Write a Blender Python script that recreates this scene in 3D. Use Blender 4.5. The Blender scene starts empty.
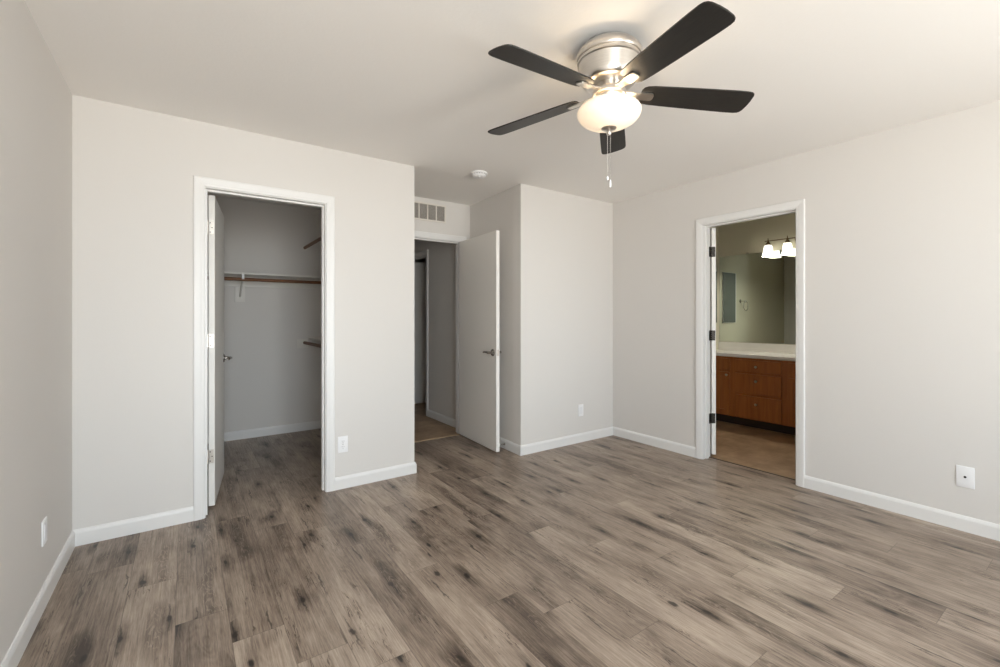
import bpy, bmesh, math, random
from mathutils import Vector, Matrix

# ------------------------------------------------------------------ camera, world, light, exposure
SC = bpy.context.scene
COL = SC.collection
PI = math.pi
EYE = 1.2344
cam_data = bpy.data.cameras.new('camera')
cam_data.sensor_width = 36.0
cam_data.sensor_fit = 'HORIZONTAL'
cam_data.lens = 446.9 / 1000 * 36.0
cam_data.shift_y = -0.01566
cam_data.clip_start = 0.02
cam = bpy.data.objects.new('camera', cam_data)
cam.location = (0, 0, EYE)
cam.rotation_euler = (PI / 2, 0, -math.radians(35.1117))
COL.objects.link(cam)
SC.camera = cam

world = bpy.data.worlds.new('sky')
SC.world = world
world.use_nodes = True
wn = world.node_tree
wn.nodes.clear()
wo = wn.nodes.new('ShaderNodeOutputWorld')
wb = wn.nodes.new('ShaderNodeBackground')
# bright overcast sky above the horizon, ground half below it brightened to lift the ceiling
wt = wn.nodes.new('ShaderNodeTexCoord')
wz = wn.nodes.new('ShaderNodeSeparateXYZ')
wr = wn.nodes.new('ShaderNodeValToRGB')
wr.color_ramp.elements[0].position = 0.47
wr.color_ramp.elements[0].color = (1.36, 1.32, 1.28, 1)
wr.color_ramp.elements[1].position = 0.53
wr.color_ramp.elements[1].color = (0.88, 0.98, 1.09, 1)
wm = wn.nodes.new('ShaderNodeMapRange')
wm.inputs['From Min'].default_value = -1
wn.links.new(wt.outputs['Generated'], wz.inputs[0])
wn.links.new(wz.outputs['Z'], wm.inputs['Value'])
wn.links.new(wm.outputs[0], wr.inputs['Fac'])
# a brighter sky lobe low behind the viewer, added to carry light into the closet
wd = wn.nodes.new('ShaderNodeVectorMath')
wd.operation = 'DOT_PRODUCT'
LOBE_AZ, LOBE_EL = math.radians(3), math.radians(5.5)
wd.inputs[1].default_value = (-math.sin(LOBE_AZ) * math.cos(LOBE_EL), -math.cos(LOBE_AZ) * math.cos(LOBE_EL), math.sin(LOBE_EL))
wn.links.new(wt.outputs['Generated'], wd.inputs[0])
wl = wn.nodes.new('ShaderNodeMapRange')
wl.interpolation_type = 'SMOOTHSTEP'
wl.inputs['From Min'].default_value = math.cos(math.radians(16))
wl.inputs['From Max'].default_value = math.cos(math.radians(1))
wl.inputs['To Max'].default_value = 0.80
wn.links.new(wd.outputs['Value'], wl.inputs['Value'])
wa = wn.nodes.new('ShaderNodeVectorMath')
wa.operation = 'SCALE'
wa.inputs[0].default_value = (0.96, 1.0, 1.05)
wn.links.new(wl.outputs[0], wa.inputs['Scale'])
wx = wn.nodes.new('ShaderNodeVectorMath')
wx.operation = 'ADD'
wn.links.new(wr.outputs['Color'], wx.inputs[0])
wn.links.new(wa.outputs[0], wx.inputs[1])
wn.links.new(wx.outputs[0], wb.inputs['Color'])
wb.inputs['Strength'].default_value = 10.4
wn.links.new(wb.outputs[0], wo.inputs[0])

SC.view_settings.view_transform = 'Standard'
SC.view_settings.look = 'None'
SC.view_settings.gamma = 1.0
SC.view_settings.use_curve_mapping = False
SC.view_settings.exposure = 0.0
cy = SC.cycles
cy.use_denoising = True
cy.max_bounces = 14
cy.diffuse_bounces = 10
cy.glossy_bounces = 6
cy.transparent_max_bounces = 12
cy.sample_clamp_indirect = 6.0
cy.caustics_reflective = False
cy.caustics_refractive = False

# windows in the wall behind the camera (x0, x1, z0, z1): the daylight of the room
WINDOWS = [(-0.44, 1.00, 0.38, 2.32), (1.95, 2.90, 0.38, 2.32)]
YR = -1.20
for wx0, wx1, wz0, wz1 in WINDOWS:
    ld = bpy.data.lights.new('window_daylight', 'AREA')
    ld.shape = 'RECTANGLE'
    ld.size, ld.size_y = wx1 - wx0, wz1 - wz0
    ld.cycles.is_portal = True
    lo = bpy.data.objects.new('window_daylight', ld)
    lo.location = ((wx0 + wx1) / 2, YR - 0.16, (wz0 + wz1) / 2)
    lo.rotation_euler = (PI / 2, 0, 0)
    COL.objects.link(lo)

FAN_BULB_W = 2.5
BATH_BULB_W = 8.0

# ------------------------------------------------------------------ room numbers (metres)
H = 2.44
XL, XR = -0.5014, 3.6912          # left and right walls
YC = 3.3032                        # closet wall
XE = 1.4892                        # end of the closet wall
YA = 4.115                          # alcove wall with the bedroom door
XB, YB = 2.4605, 3.1757            # corner of the wall that juts out
WT = 0.115
YK = 5.245                         # closet back wall
XKR = XE - WT                      # closet right wall
XV = 5.70                          # wall behind the vanity
YV = 3.13                          # bathroom side wall
XA = 2.500                         # deep corner of the alcove
XH = 2.490                         # hallway right wall
BT, BH = 0.013, 0.088              # baseboard thickness, height
CW = 0.057                         # casing width
R = random.Random(7)


# ------------------------------------------------------------------ helpers
def s2l(r, g, b):
    f = lambda c: (c / 255 / 12.92) if c / 255 <= 0.04045 else ((c / 255 + 0.055) / 1.055) ** 2.4
    return (f(r), f(g), f(b), 1)


def mat(name, color, rough=0.5, metal=0.0, spec=0.5, noise=0.0, nscale=20.0, bump=0.0, bscale=200.0,
        stretch=None, emit=None, estr=0.0):
    m = bpy.data.materials.new(name)
    m.use_nodes = True
    nt = m.node_tree
    b = nt.nodes['Principled BSDF']
    b.inputs['Base Color'].default_value = color
    b.inputs['Roughness'].default_value = rough
    b.inputs['Metallic'].default_value = metal  # shade of the recess under the cabinet put into this dark brown
    b.inputs['Specular IOR Level'].default_value = spec
    if emit:
        b.inputs['Emission Color'].default_value = emit
        b.inputs['Emission Strength'].default_value = estr
    if noise or bump:
        tc = nt.nodes.new('ShaderNodeTexCoord')
        mp = nt.nodes.new('ShaderNodeMapping')
        if stretch:
            mp.inputs['Scale'].default_value = stretch
        nt.links.new(tc.outputs['Object'], mp.inputs['Vector'])
    if noise:
        n = nt.nodes.new('ShaderNodeTexNoise')
        n.inputs['Scale'].default_value = nscale
        n.inputs['Detail'].default_value = 5
        nt.links.new(mp.outputs[0], n.inputs['Vector'])
        mr = nt.nodes.new('ShaderNodeMapRange')
        mr.inputs['From Min'].default_value = 0.3
        mr.inputs['From Max'].default_value = 0.7
        mr.inputs['To Min'].default_value = 1 - noise
        mr.inputs['To Max'].default_value = 1 + noise
        nt.links.new(n.outputs['Fac'], mr.inputs['Value'])
        mx = nt.nodes.new('ShaderNodeVectorMath')
        mx.operation = 'SCALE'
        mx.inputs[0].default_value = color[:3]
        nt.links.new(mr.outputs[0], mx.inputs['Scale'])
        nt.links.new(mx.outputs[0], b.inputs['Base Color'])
    if bump:
        n2 = nt.nodes.new('ShaderNodeTexNoise')
        n2.inputs['Scale'].default_value = bscale
        n2.inputs['Detail'].default_value = 3
        nt.links.new(mp.outputs[0], n2.inputs['Vector'])
        bp = nt.nodes.new('ShaderNodeBump')
        bp.inputs['Strength'].default_value = bump
        bp.inputs['Distance'].default_value = 0.002
        nt.links.new(n2.outputs['Fac'], bp.inputs['Height'])
        nt.links.new(bp.outputs[0], b.inputs['Normal'])
    return m


def obj(name, bm, m, parent=None, smooth=False, recalc=True):
    if recalc:
        bmesh.ops.recalc_face_normals(bm, faces=bm.faces[:])
    me = bpy.data.meshes.new(name)
    bm.to_mesh(me)
    bm.free()
    if smooth:
        for p in me.polygons:
            p.use_smooth = True
        me.set_sharp_from_angle(angle=math.radians(35))
    if m:
        me.materials.append(m)
    o = bpy.data.objects.new(name, me)
    COL.objects.link(o)
    if parent:
        o.parent = parent
    return o


def tag(o, label, cat, group=None, kind=None):
    o['label'] = label
    o['category'] = cat
    if group:
        o['group'] = group
    if kind:
        o['kind'] = kind
    return o


def struct(o, label, cat):
    return tag(o, label, cat, kind='structure')


def thing(name, label, cat, loc=(0, 0, 0), rotz=0.0, group=None):
    o = bpy.data.objects.new(name, None)
    o.empty_display_size = 0.05
    COL.objects.link(o)
    o.location = loc
    o.rotation_euler = (0, 0, rotz)
    return tag(o, label, cat, group)


def box(bm, x0, x1, y0, y1, z0, z1, bev=0.0, seg=2, M=None):
    x0, x1 = min(x0, x1), max(x0, x1)
    y0, y1 = min(y0, y1), max(y0, y1)
    z0, z1 = min(z0, z1), max(z0, z1)
    v = [bm.verts.new((x, y, z)) for z in (z0, z1) for y in (y0, y1) for x in (x0, x1)]
    fs = [bm.faces.new([v[i] for i in q]) for q in
          ((0, 2, 3, 1), (4, 5, 7, 6), (0, 1, 5, 4), (2, 6, 7, 3), (0, 4, 6, 2), (1, 3, 7, 5))]
    if M is not None:
        for w in v:
            w.co = M @ w.co
    if bev:
        es = list({e for f in fs for e in f.edges})
        bmesh.ops.bevel(bm, geom=es, offset=bev, segments=seg, affect='EDGES', profile=0.5)
    return bm


def boxes(*args, bev=0.0):
    bm = bmesh.new()
    for a in args:
        box(bm, *a, bev=bev)
    return bm


def lathe(bm, prof, seg=48, M=None, cap=True):
    """prof: list of (radius, z); revolved about z."""
    rings = []
    for r, z in prof:
        if r < 1e-6:
            rings.append([bm.verts.new((0, 0, z))])
        else:
            rings.append([bm.verts.new((r * math.cos(2 * PI * i / seg), r * math.sin(2 * PI * i / seg), z)) for i in range(seg)])
    for a, b in zip(rings, rings[1:]):
        for i in range(seg):
            j = (i + 1) % seg
            if len(a) == 1 and len(b) == 1:
                continue
            if len(a) == 1:
                bm.faces.new((a[0], b[i], b[j]))
            elif len(b) == 1:
                bm.faces.new((a[i], a[j], b[0]))
            else:
                bm.faces.new((a[i], a[j], b[j], b[i]))
    if cap:
        for rg in (rings[0], rings[-1]):
            if len(rg) > 1:
                bm.faces.new(rg)
    if M is not None:
        for rg in rings:
            for v in rg:
                v.co = M @ v.co
    return bm


def tube(bm, pts, rad, seg=12):
    """round tube along 3D points; rad a number or a list."""
    pts = [Vector(p) for p in pts]
    rads = rad if isinstance(rad, (list, tuple)) else [rad] * len(pts)
    rings = []
    ref = None
    for i, p in enumerate(pts):
        t = (pts[min(i + 1, len(pts) - 1)] - pts[max(i - 1, 0)]).normalized()
        if ref is None:
            ref = Vector((0, 0, 1)) if abs(t.z) < 0.9 else Vector((1, 0, 0))
        a = (ref - t * ref.dot(t)).normalized()
        ref = a
        b = t.cross(a)
        rings.append([bm.verts.new(p + (a * math.cos(2 * PI * k / seg) + b * math.sin(2 * PI * k / seg)) * rads[i]) for k in range(seg)])
    for a, b in zip(rings, rings[1:]):
        for k in range(seg):
            l = (k + 1) % seg
            bm.faces.new((a[k], a[l], b[l], b[k]))
    bm.faces.new(rings[0])
    bm.faces.new(rings[-1])
    return bm


def sweep(bm, pts, n, prof, before=None, after=None):
    """mitred sweep: prof (a, b): a sideways (n x direction), b along n."""
    n = Vector(n)
    pts = [Vector(p) for p in pts]
    allp = ([Vector(before)] if before is not None else []) + pts + ([Vector(after)] if after is not None else [])
    off = 1 if before is not None else 0
    rings = []
    for i in range(len(pts)):
        k = i + off
        ls = []
        if k > 0:
            ls.append(n.cross((allp[k] - allp[k - 1]).normalized()))
        if k < len(allp) - 1:
            ls.append(n.cross((allp[k + 1] - allp[k]).normalized()))
        l = ls[0] if len(ls) == 1 else (ls[0] + ls[1]) / (1 + ls[0].dot(ls[1]))
        rings.append([bm.verts.new(pts[i] + l * a + n * b) for a, b in prof])
    m = len(prof)
    for a, b in zip(rings, rings[1:]):
        for k in range(m):
            l = (k + 1) % m
            bm.faces.new((a[k], a[l], b[l], b[k]))
    bm.faces.new(rings[0])
    bm.faces.new(rings[-1])
    return bm


# ------------------------------------------------------------------ materials
WALL = mat('wall_paint', (0.69, 0.668, 0.642, 1), 0.75, spec=0.3, bump=0.10, bscale=90)
CEIL = mat('ceiling_paint', (0.87, 0.85, 0.825, 1), 0.85, spec=0.2, bump=0.25, bscale=70)
BWALL = mat('bathroom_paint', (0.60, 0.575, 0.46, 1), 0.7, spec=0.3, bump=0.10, bscale=90)
TRIM = mat('white_trim_paint', (0.77, 0.765, 0.755, 1), 0.38, spec=0.45)
DOORP = mat('door_paint', (0.82, 0.80, 0.765, 1), 0.40, spec=0.4)
PLAST = mat('white_plastic', (0.84, 0.84, 0.85, 1), 0.35)
DARKP = mat('dark_slot', (0.05, 0.05, 0.05, 1), 0.6)
NICKEL = mat('brushed_nickel', (0.70, 0.66, 0.61, 1), 0.28, metal=1.0, noise=0.06, nscale=8, stretch=(1, 1, 40))
DARKM = mat('dark_metal', (0.045, 0.04, 0.036, 1), 0.38, metal=1.0)  # on the bathroom hinges, the dark reflections in nickel are put into this colour
BRONZE = mat('bronze', (0.20, 0.14, 0.085, 1), 0.35, metal=1.0)
BLADE = mat('espresso_blade', (0.020, 0.018, 0.016, 1), 0.42, spec=0.35, noise=0.25, nscale=6, stretch=(2, 30, 1))
ROD = mat('stained_rod_wood', s2l(112, 72, 40), 0.5, noise=0.2, nscale=10, stretch=(1, 12, 12))
SHELF = mat('shelf_paint', (0.74, 0.72, 0.68, 1), 0.5)
GRILLE = mat('grille_paint', (0.70, 0.665, 0.61, 1), 0.5)
CTOP = mat('cultured_marble', (0.84, 0.83, 0.80, 1), 0.22, noise=0.03, nscale=7)
WIN = mat('window_frame_paint', (0.82, 0.82, 0.82, 1), 0.4)
CHROME = mat('chrome', (0.8, 0.8, 0.8, 1), 0.08, metal=1.0)
MIRROR = mat('mirror_glass', (0.82, 0.90, 0.85, 1), 0.01, metal=1.0)
RUBBER = mat('white_rubber', (0.8, 0.8, 0.8, 1), 0.6)
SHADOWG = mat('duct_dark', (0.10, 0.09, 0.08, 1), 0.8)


def mat_cabinet():
    m = mat('cherry_wood', s2l(112, 62, 28), 0.38, spec=0.4)
    nt = m.node_tree
    b = nt.nodes['Principled BSDF']
    tc = nt.nodes.new('ShaderNodeTexCoord')
    mp = nt.nodes.new('ShaderNodeMapping')
    mp.inputs['Scale'].default_value = (30, 30, 2.2)
    n = nt.nodes.new('ShaderNodeTexNoise')
    n.inputs['Scale'].default_value = 1.2
    n.inputs['Detail'].default_value = 6
    n.inputs['Distortion'].default_value = 0.6
    cr = nt.nodes.new('ShaderNodeValToRGB')
    cr.color_ramp.elements[0].position = 0.3
    cr.color_ramp.elements[0].color = s2l(150, 88, 42)
    cr.color_ramp.elements[1].position = 0.72
    cr.color_ramp.elements[1].color = s2l(174, 106, 53)
    L = nt.links.new
    L(tc.outputs['Object'], mp.inputs['Vector'])
    L(mp.outputs[0], n.inputs['Vector'])
    L(n.outputs['Fac'], cr.inputs['Fac'])
    L(cr.outputs['Color'], b.inputs['Base Color'])
    return m


CHERRY = mat_cabinet()


def mat_tile():
    m = mat('tan_tile', s2l(150, 122, 96), 0.4, spec=0.4)
    nt = m.node_tree
    b = nt.nodes['Principled BSDF']
    L = nt.links.new
    tc = nt.nodes.new('ShaderNodeTexCoord')
    n = nt.nodes.new('ShaderNodeTexNoise')
    n.inputs['Scale'].default_value = 5
    n.inputs['Detail'].default_value = 7
    n.inputs['Roughness'].default_value = 0.62
    L(tc.outputs['Object'], n.inputs['Vector'])
    cr = nt.nodes.new('ShaderNodeValToRGB')
    cr.color_ramp.elements[0].position = 0.32
    cr.color_ramp.elements[0].color = s2l(138, 112, 86)
    cr.color_ramp.elements[1].position = 0.7
    cr.color_ramp.elements[1].color = s2l(184, 155, 124)
    L(n.outputs['Fac'], cr.inputs['Fac'])
    br = nt.nodes.new('ShaderNodeTexBrick')
    br.offset = 0.5
    br.inputs['Scale'].default_value = 1.0
    br.inputs['Brick Width'].default_value = 0.61
    br.inputs['Row Height'].default_value = 0.305
    br.inputs['Mortar Size'].default_value = 0.003
    br.inputs['Mortar Smooth'].default_value = 0.3
    br.inputs['Mortar'].default_value = (0.72, 0.72, 0.72, 1)
    br.inputs['Color1'].default_value = (1, 1, 1, 1)
    br.inputs['Color2'].default_value = (0.88, 0.87, 0.86, 1)
    L(tc.outputs['Object'], br.inputs['Vector'])
    mx = nt.nodes.new('ShaderNodeMix')
    mx.data_type = 'RGBA'
    mx.blend_type = 'MULTIPLY'
    mx.inputs[0].default_value = 1.0
    L(cr.outputs['Color'], mx.inputs[6])
    L(br.outputs['Color'], mx.inputs[7])
    L(mx.outputs[2], b.inputs['Base Color'])
    return m


TILE = mat_tile()


def mat_plank():
    m = bpy.data.materials.new('vinyl_oak_plank')
    m.use_nodes = True
    nt = m.node_tree
    N = nt.nodes
    L = nt.links.new
    b = N['Principled BSDF']

    def math_(op, a, c=None, clamp=False):
        q = N.new('ShaderNodeMath')
        q.operation = op
        q.use_clamp = clamp
        for i, v in enumerate((a, c)):
            if v is None:
                continue
            if isinstance(v, (int, float)):
                q.inputs[i].default_value = v
            else:
                L(v, q.inputs[i])
        return q.outputs[0]

    def rng(v, a, c, d, e, smooth=True):
        q = N.new('ShaderNodeMapRange')
        if smooth:
            q.interpolation_type = 'SMOOTHSTEP'
        for nme, x in zip(('From Min', 'From Max', 'To Min', 'To Max'), (a, c, d, e)):
            q.inputs[nme].default_value = x
        L(v, q.inputs['Value'])
        return q.outputs[0]

    uv = N.new('ShaderNodeUVMap')
    uv.uv_map = 'plank_uv'
    at = N.new('ShaderNodeAttribute')
    at.attribute_name = 'plank'
    sep = N.new('ShaderNodeSeparateXYZ')
    L(uv.outputs[0], sep.inputs[0])
    sa = N.new('ShaderNodeSeparateColor')
    L(at.outputs['Color'], sa.inputs[0])
    u, v = sep.outputs['X'], sep.outputs['Y']
    tone, seed = sa.outputs[0], sa.outputs[1]
    seed50 = math_('MULTIPLY', seed, 53.0)

    def vec(su, sv, su0=0.0):
        c = N.new('ShaderNodeCombineXYZ')
        L(math_('MULTIPLY', u, su), c.inputs[0])
        L(math_('MULTIPLY', v, sv), c.inputs[1])
        L(math_('ADD', seed50, su0), c.inputs[2])
        return c.outputs[0]

    def noise(vc, sc=1.0, det=4, rough=0.55, dist=0.0):
        n = N.new('ShaderNodeTexNoise')
        n.inputs['Scale'].default_value = sc
        n.inputs['Detail'].default_value = det
        n.inputs['Roughness'].default_value = rough
        n.inputs['Distortion'].default_value = dist
        L(vc, n.inputs['Vector'])
        return n.outputs['Fac']

    broad = noise(vec(8, 2.0), 1, 4, 0.55, 0.5)
    streak = noise(vec(105, 2.2, 5), 1, 5, 0.65, 0.3)
    fine = noise(vec(210, 8, 9), 1, 4, 0.8)
    wisp = noise(vec(24, 7.0, 17), 1, 4, 0.6, 1.2)
    # cathedral figure: bent rings
    warp = noise(vec(9, 2.2, 13), 1, 2, 0.5)
    wu = math_('ADD', math_('MULTIPLY', math_('SUBTRACT', u, 0.09), 7.0), math_('MULTIPLY', math_('SUBTRACT', warp, 0.5), 2.6))
    fig = math_('SINE', math_('MULTIPLY', math_('ADD', math_('MULTIPLY', math_('MULTIPLY', wu, wu), 1.8), math_('MULTIPLY', v, 1.5)), 34.0))
    figm = rng(noise(vec(5, 1.5, 21), 1, 2), 0.52, 0.64, 0, 1)
    # knots: about three to a plank, a dark heart in a long smoky halo, often with a split through it
    vc = N.new('ShaderNodeCombineXYZ')
    gx = math_('ADD', math_('MULTIPLY', u, 5.6), math_('MULTIPLY', seed, 911.0))
    gy = math_('ADD', math_('MULTIPLY', v, 2.7), math_('MULTIPLY', seed, 577.0))
    L(gx, vc.inputs[0])
    L(gy, vc.inputs[1])
    vo = N.new('ShaderNodeTexVoronoi')
    vo.voronoi_dimensions = '2D'
    vo.feature = 'F1'
    vo.inputs['Scale'].default_value = 1
    vo.inputs['Randomness'].default_value = 0.8
    L(vc.outputs[0], vo.inputs['Vector'])
    vp = N.new('ShaderNodeSeparateXYZ')
    L(vo.outputs['Position'], vp.inputs[0])
    vcol = N.new('ShaderNodeSeparateColor')
    L(vo.outputs['Color'], vcol.inputs[0])
    wob = math_('MULTIPLY', math_('SUBTRACT', noise(vec(30, 12, 3), 1, 3), 0.5), 0.035)
    kx = math_('ADD', math_('DIVIDE', math_('SUBTRACT', gx, vp.outputs[0]), 5.6), wob)
    ky = math_('DIVIDE', math_('SUBTRACT', gy, vp.outputs[1]), 2.7)
    size = rng(vcol.outputs[0], 0.35, 1.0, 0.0, 1.0, False)

    def ell(rx, ry):
        ex, ey = math_('DIVIDE', kx, rx), math_('DIVIDE', ky, ry)
        return math_('SQRT', math_('ADD', math_('MULTIPLY', ex, ex), math_('MULTIPLY', ey, ey)))
    core = math_('MULTIPLY', rng(ell(0.0125, 0.030), 0.45, 1.1, 1, 0), rng(size, 0.05, 0.25, 0, 1))
    halo = math_('MULTIPLY', rng(ell(0.042, 0.17), 0.0, 1.0, 1, 0), rng(size, 0.0, 0.6, 0, 1))
    crack = math_('MULTIPLY', rng(math_('ABSOLUTE', math_('ADD', kx, math_('MULTIPLY', math_('SUBTRACT', wisp, 0.5), 0.02))), 0.001, 0.0048, 1, 0),
                  rng(math_('ABSOLUTE', ky), 0.05, 0.15, 1, 0))
    crack = math_('MULTIPLY', crack, rng(vcol.outputs[1], 0.45, 0.6, 0, 1))
    # short dark pores and splits running with the grain
    split = rng(math_('ABSOLUTE', math_('SUBTRACT', noise(vec(52, 3.4, 41), 1, 4, 0.6, 0.8), 0.5)), 0.004, 0.022, 1, 0)
    splitm = rng(noise(vec(12, 3.0, 47), 1, 3), 0.52, 0.66, 0, 1)
    split = math_('MULTIPLY', split, splitm)
    val = math_('ADD', tone, rng(broad, 0.25, 0.75, -0.19, 0.19, False))
    val = math_('ADD', val, rng(streak, 0.25, 0.75, -0.15, 0.15, False))
    val = math_('ADD', val, rng(wisp, 0.25, 0.75, -0.07, 0.07, False))
    val = math_('ADD', val, rng(fine, 0.25, 0.75, -0.24, 0.24, False))
    # heart band: a dark smoky strip wandering along the plank, drawn with pale nested arches
    one = N.new('ShaderNodeCombineXYZ')
    L(math_('MULTIPLY', v, 2.2), one.inputs[0])
    L(math_('ADD', seed50, 61.0), one.inputs[1])
    drift = noise(one.outputs[0], 1, 2)
    two = N.new('ShaderNodeCombineXYZ')
    L(math_('MULTIPLY', v, 1.9), two.inputs[0])
    L(math_('ADD', seed50, 83.0), two.inputs[1])
    bmask = rng(noise(two.outputs[0], 1, 2), 0.50, 0.66, 0, 1)
    uc = math_('ADD', math_('ADD', 0.055, math_('MULTIPLY', tone, 0.0)), math_('MULTIPLY', math_('FRACT', math_('MULTIPLY', seed, 17.3)), 0.07))
    du_ = math_('SUBTRACT', math_('SUBTRACT', u, uc), math_('MULTIPLY', math_('SUBTRACT', drift, 0.5), 0.10))
    du_ = math_('ADD', du_, math_('MULTIPLY', math_('SUBTRACT', wisp, 0.5), 0.018))
    bd = math_('DIVIDE', du_, 0.024)
    bd2 = math_('MULTIPLY', bd, bd)
    band = math_('MULTIPLY', rng(bd2, 0.0, 3.2, 1, 0), bmask)
    warp2 = noise(vec(34, 5.5, 71), 1, 3, 0.55)
    arch = math_('SINE', math_('MULTIPLY', math_('ADD', math_('ADD', math_('MULTIPLY', v, 13.0), math_('MULTIPLY', bd2, 1.5)), math_('MULTIPLY', warp2, 5.5)), 6.2832))
    lines = math_('MULTIPLY', math_('MULTIPLY', rng(arch, 0.45, 0.95, 0, 1), rng(bd2, 0.1, 2.6, 1, 0)), rng(bmask, 0.35, 0.8, 0, 1))
    val = math_('SUBTRACT', val, math_('MULTIPLY', band, 0.30))
    val = math_('ADD', val, math_('MULTIPLY', lines, 0.22))
    val = math_('ADD', val, math_('MULTIPLY', math_('MULTIPLY', fig, figm), 0.05))
    val = math_('SUBTRACT', val, math_('MULTIPLY', figm, 0.07))
    val = math_('SUBTRACT', val, math_('MULTIPLY', halo, 0.40))
    val = math_('SUBTRACT', val, math_('MULTIPLY', split, 0.52))
    core = math_('MAXIMUM', core, math_('MULTIPLY', crack, 0.75))
    cr = N.new('ShaderNodeValToRGB')
    el = cr.color_ramp.elements
    el[0].position = 0.0
    el[0].color = s2l(66, 55, 47)
    el[1].position = 1.0
    el[1].color = s2l(184, 168, 152)
    e = el.new(0.30)
    e.color = s2l(102, 88, 77)
    e = el.new(0.62)
    e.color = s2l(146, 130, 116)
    L(val, cr.inputs['Fac'])
    # knot cores and seams
    mk = N.new('ShaderNodeMix')
    mk.data_type = 'RGBA'
    L(math_('MULTIPLY', core, 0.92), mk.inputs[0])
    L(cr.outputs['Color'], mk.inputs[6])
    mk.inputs[7].default_value = s2l(38, 32, 28)
    du = math_('MINIMUM', u, math_('SUBTRACT', 0.1795, u))
    seam = rng(math_('MINIMUM', du, math_('MINIMUM', v, math_('SUBTRACT', sa.outputs[2], v))), 0.0006, 0.0020, 0.45, 0)
    ms = N.new('ShaderNodeMix')
    ms.data_type = 'RGBA'
    L(seam, ms.inputs[0])
    L(mk.outputs[2], ms.inputs[6])
    ms.inputs[7].default_value = s2l(66, 56, 48)
    L(ms.outputs[2], b.inputs['Base Color'])
    L(rng(fine, 0.2, 0.8, 0.42, 0.30, False), b.inputs['Roughness'])
    b.inputs['Specular IOR Level'].default_value = 0.38
    bp = N.new('ShaderNodeBump')
    bp.inputs['Strength'].default_value = 0.12
    bp.inputs['Distance'].default_value = 0.001
    L(math_('SUBTRACT', math_('MULTIPLY', fine, 0.4), seam), bp.inputs['Height'])
    L(bp.outputs[0], b.inputs['Normal'])
    return m


PLANK = mat_plank()


def mat_glow(name, color, emit, estr, opaque=0.5):
    """frosted lamp glass: lets the bulb's light through and glows"""
    m = bpy.data.materials.new(name)
    m.use_nodes = True
    nt = m.node_tree
    nt.nodes.clear()
    L = nt.links.new
    out = nt.nodes.new('ShaderNodeOutputMaterial')
    tr = nt.nodes.new('ShaderNodeBsdfTranslucent')
    tr.inputs['Color'].default_value = color
    df = nt.nodes.new('ShaderNodeBsdfPrincipled')
    df.inputs['Base Color'].default_value = color
    df.inputs['Roughness'].default_value = 0.25
    df.inputs['Emission Color'].default_value = emit
    df.inputs['Emission Strength'].default_value = estr
    mx = nt.nodes.new('ShaderNodeMixShader')
    mx.inputs[0].default_value = opaque
    L(tr.outputs[0], mx.inputs[1])
    L(df.outputs[0], mx.inputs[2])
    L(mx.outputs[0], out.inputs[0])
    return m


BOWLG = mat_glow('frosted_bowl_glass', (0.92, 0.86, 0.76, 1), (1.0, 0.80, 0.56, 1), 0.24, 0.97)
SHADEG = mat_glow('frosted_shade_glass', (0.95, 0.95, 0.92, 1), (1.0, 0.97, 0.9, 1), 0.35, 0.9)


def mat_pane():
    m = bpy.data.materials.new('window_pane_glass')
    m.use_nodes = True
    nt = m.node_tree
    nt.nodes.clear()
    L = nt.links.new
    out = nt.nodes.new('ShaderNodeOutputMaterial')
    t = nt.nodes.new('ShaderNodeBsdfTransparent')
    t.inputs['Color'].default_value = (0.97, 0.98, 0.97, 1)
    g = nt.nodes.new('ShaderNodeBsdfGlossy')
    g.inputs['Roughness'].default_value = 0.02
    mx = nt.nodes.new('ShaderNodeMixShader')
    mx.inputs[0].default_value = 0.05
    L(t.outputs[0], mx.inputs[1])
    L(g.outputs[0], mx.inputs[2])
    L(mx.outputs[0], out.inputs[0])
    return m


PANE = mat_pane()

# ------------------------------------------------------------------ shell: walls, ceiling, floors
YN = 8.0          # far end of the hallway
JT = 0.018        # jamb thickness
# door openings (clear): closet, bedroom, bathroom, hallway room
C0, C1, CZ = 0.100, 0.809, 2.039
A0, A1, AZ = 1.626, 2.388, 2.036
B0, B1, BZ = 1.447, 2.170, 2.039
G0, G1, GZ = 5.165, 5.927, 2.033


def wall_x(y0, y1, x0, x1, ops=()):
    """wall running in x between x0 and x1, thickness y0..y1, with openings (a, b, z0, z1)"""
    bm = bmesh.new()
    cur = x0
    for a, b, z0, z1 in sorted(ops):
        box(bm, cur, a, y0, y1, 0, H)
        if z0 > 0:
            box(bm, a, b, y0, y1, 0, z0)
        box(bm, a, b, y0, y1, z1, H)
        cur = b
    box(bm, cur, x1, y0, y1, 0, H)
    return bm


def wall_y(x0, x1, y0, y1, ops=()):
    bm = bmesh.new()
    cur = y0
    for a, b, z0, z1 in sorted(ops):
        box(bm, x0, x1, cur, a, 0, H)
        if z0 > 0:
            box(bm, x0, x1, a, b, 0, z0)
        box(bm, x0, x1, a, b, z1, H)
        cur = b
    box(bm, x0, x1, cur, y1, 0, H)
    return bm


def wall_skew():
    bm = bmesh.new()
    q = [(XB, YB + WT - 0.02), (XB + WT, YB + WT - 0.02), (XA + WT, YA + WT), (XA, YA + WT)]
    q[0] = (XB + (XA - XB) * (q[0][1] - YB) / (YA - YB), q[0][1])
    q[3] = (XB + (XA - XB) * (q[3][1] - YB) / (YA - YB), q[3][1])
    lo = [bm.verts.new((x, y, 0)) for x, y in q]
    hi = [bm.verts.new((x, y, H)) for x, y in q]
    bm.faces.new(lo)
    bm.faces.new(hi)
    for i in range(4):
        j = (i + 1) % 4
        bm.faces.new((lo[i], lo[j], hi[j], hi[i]))
    return bm


def dress(bm):
    bmesh.ops.remove_doubles(bm, verts=bm.verts[:], dist=1e-5)
    return bm


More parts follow.
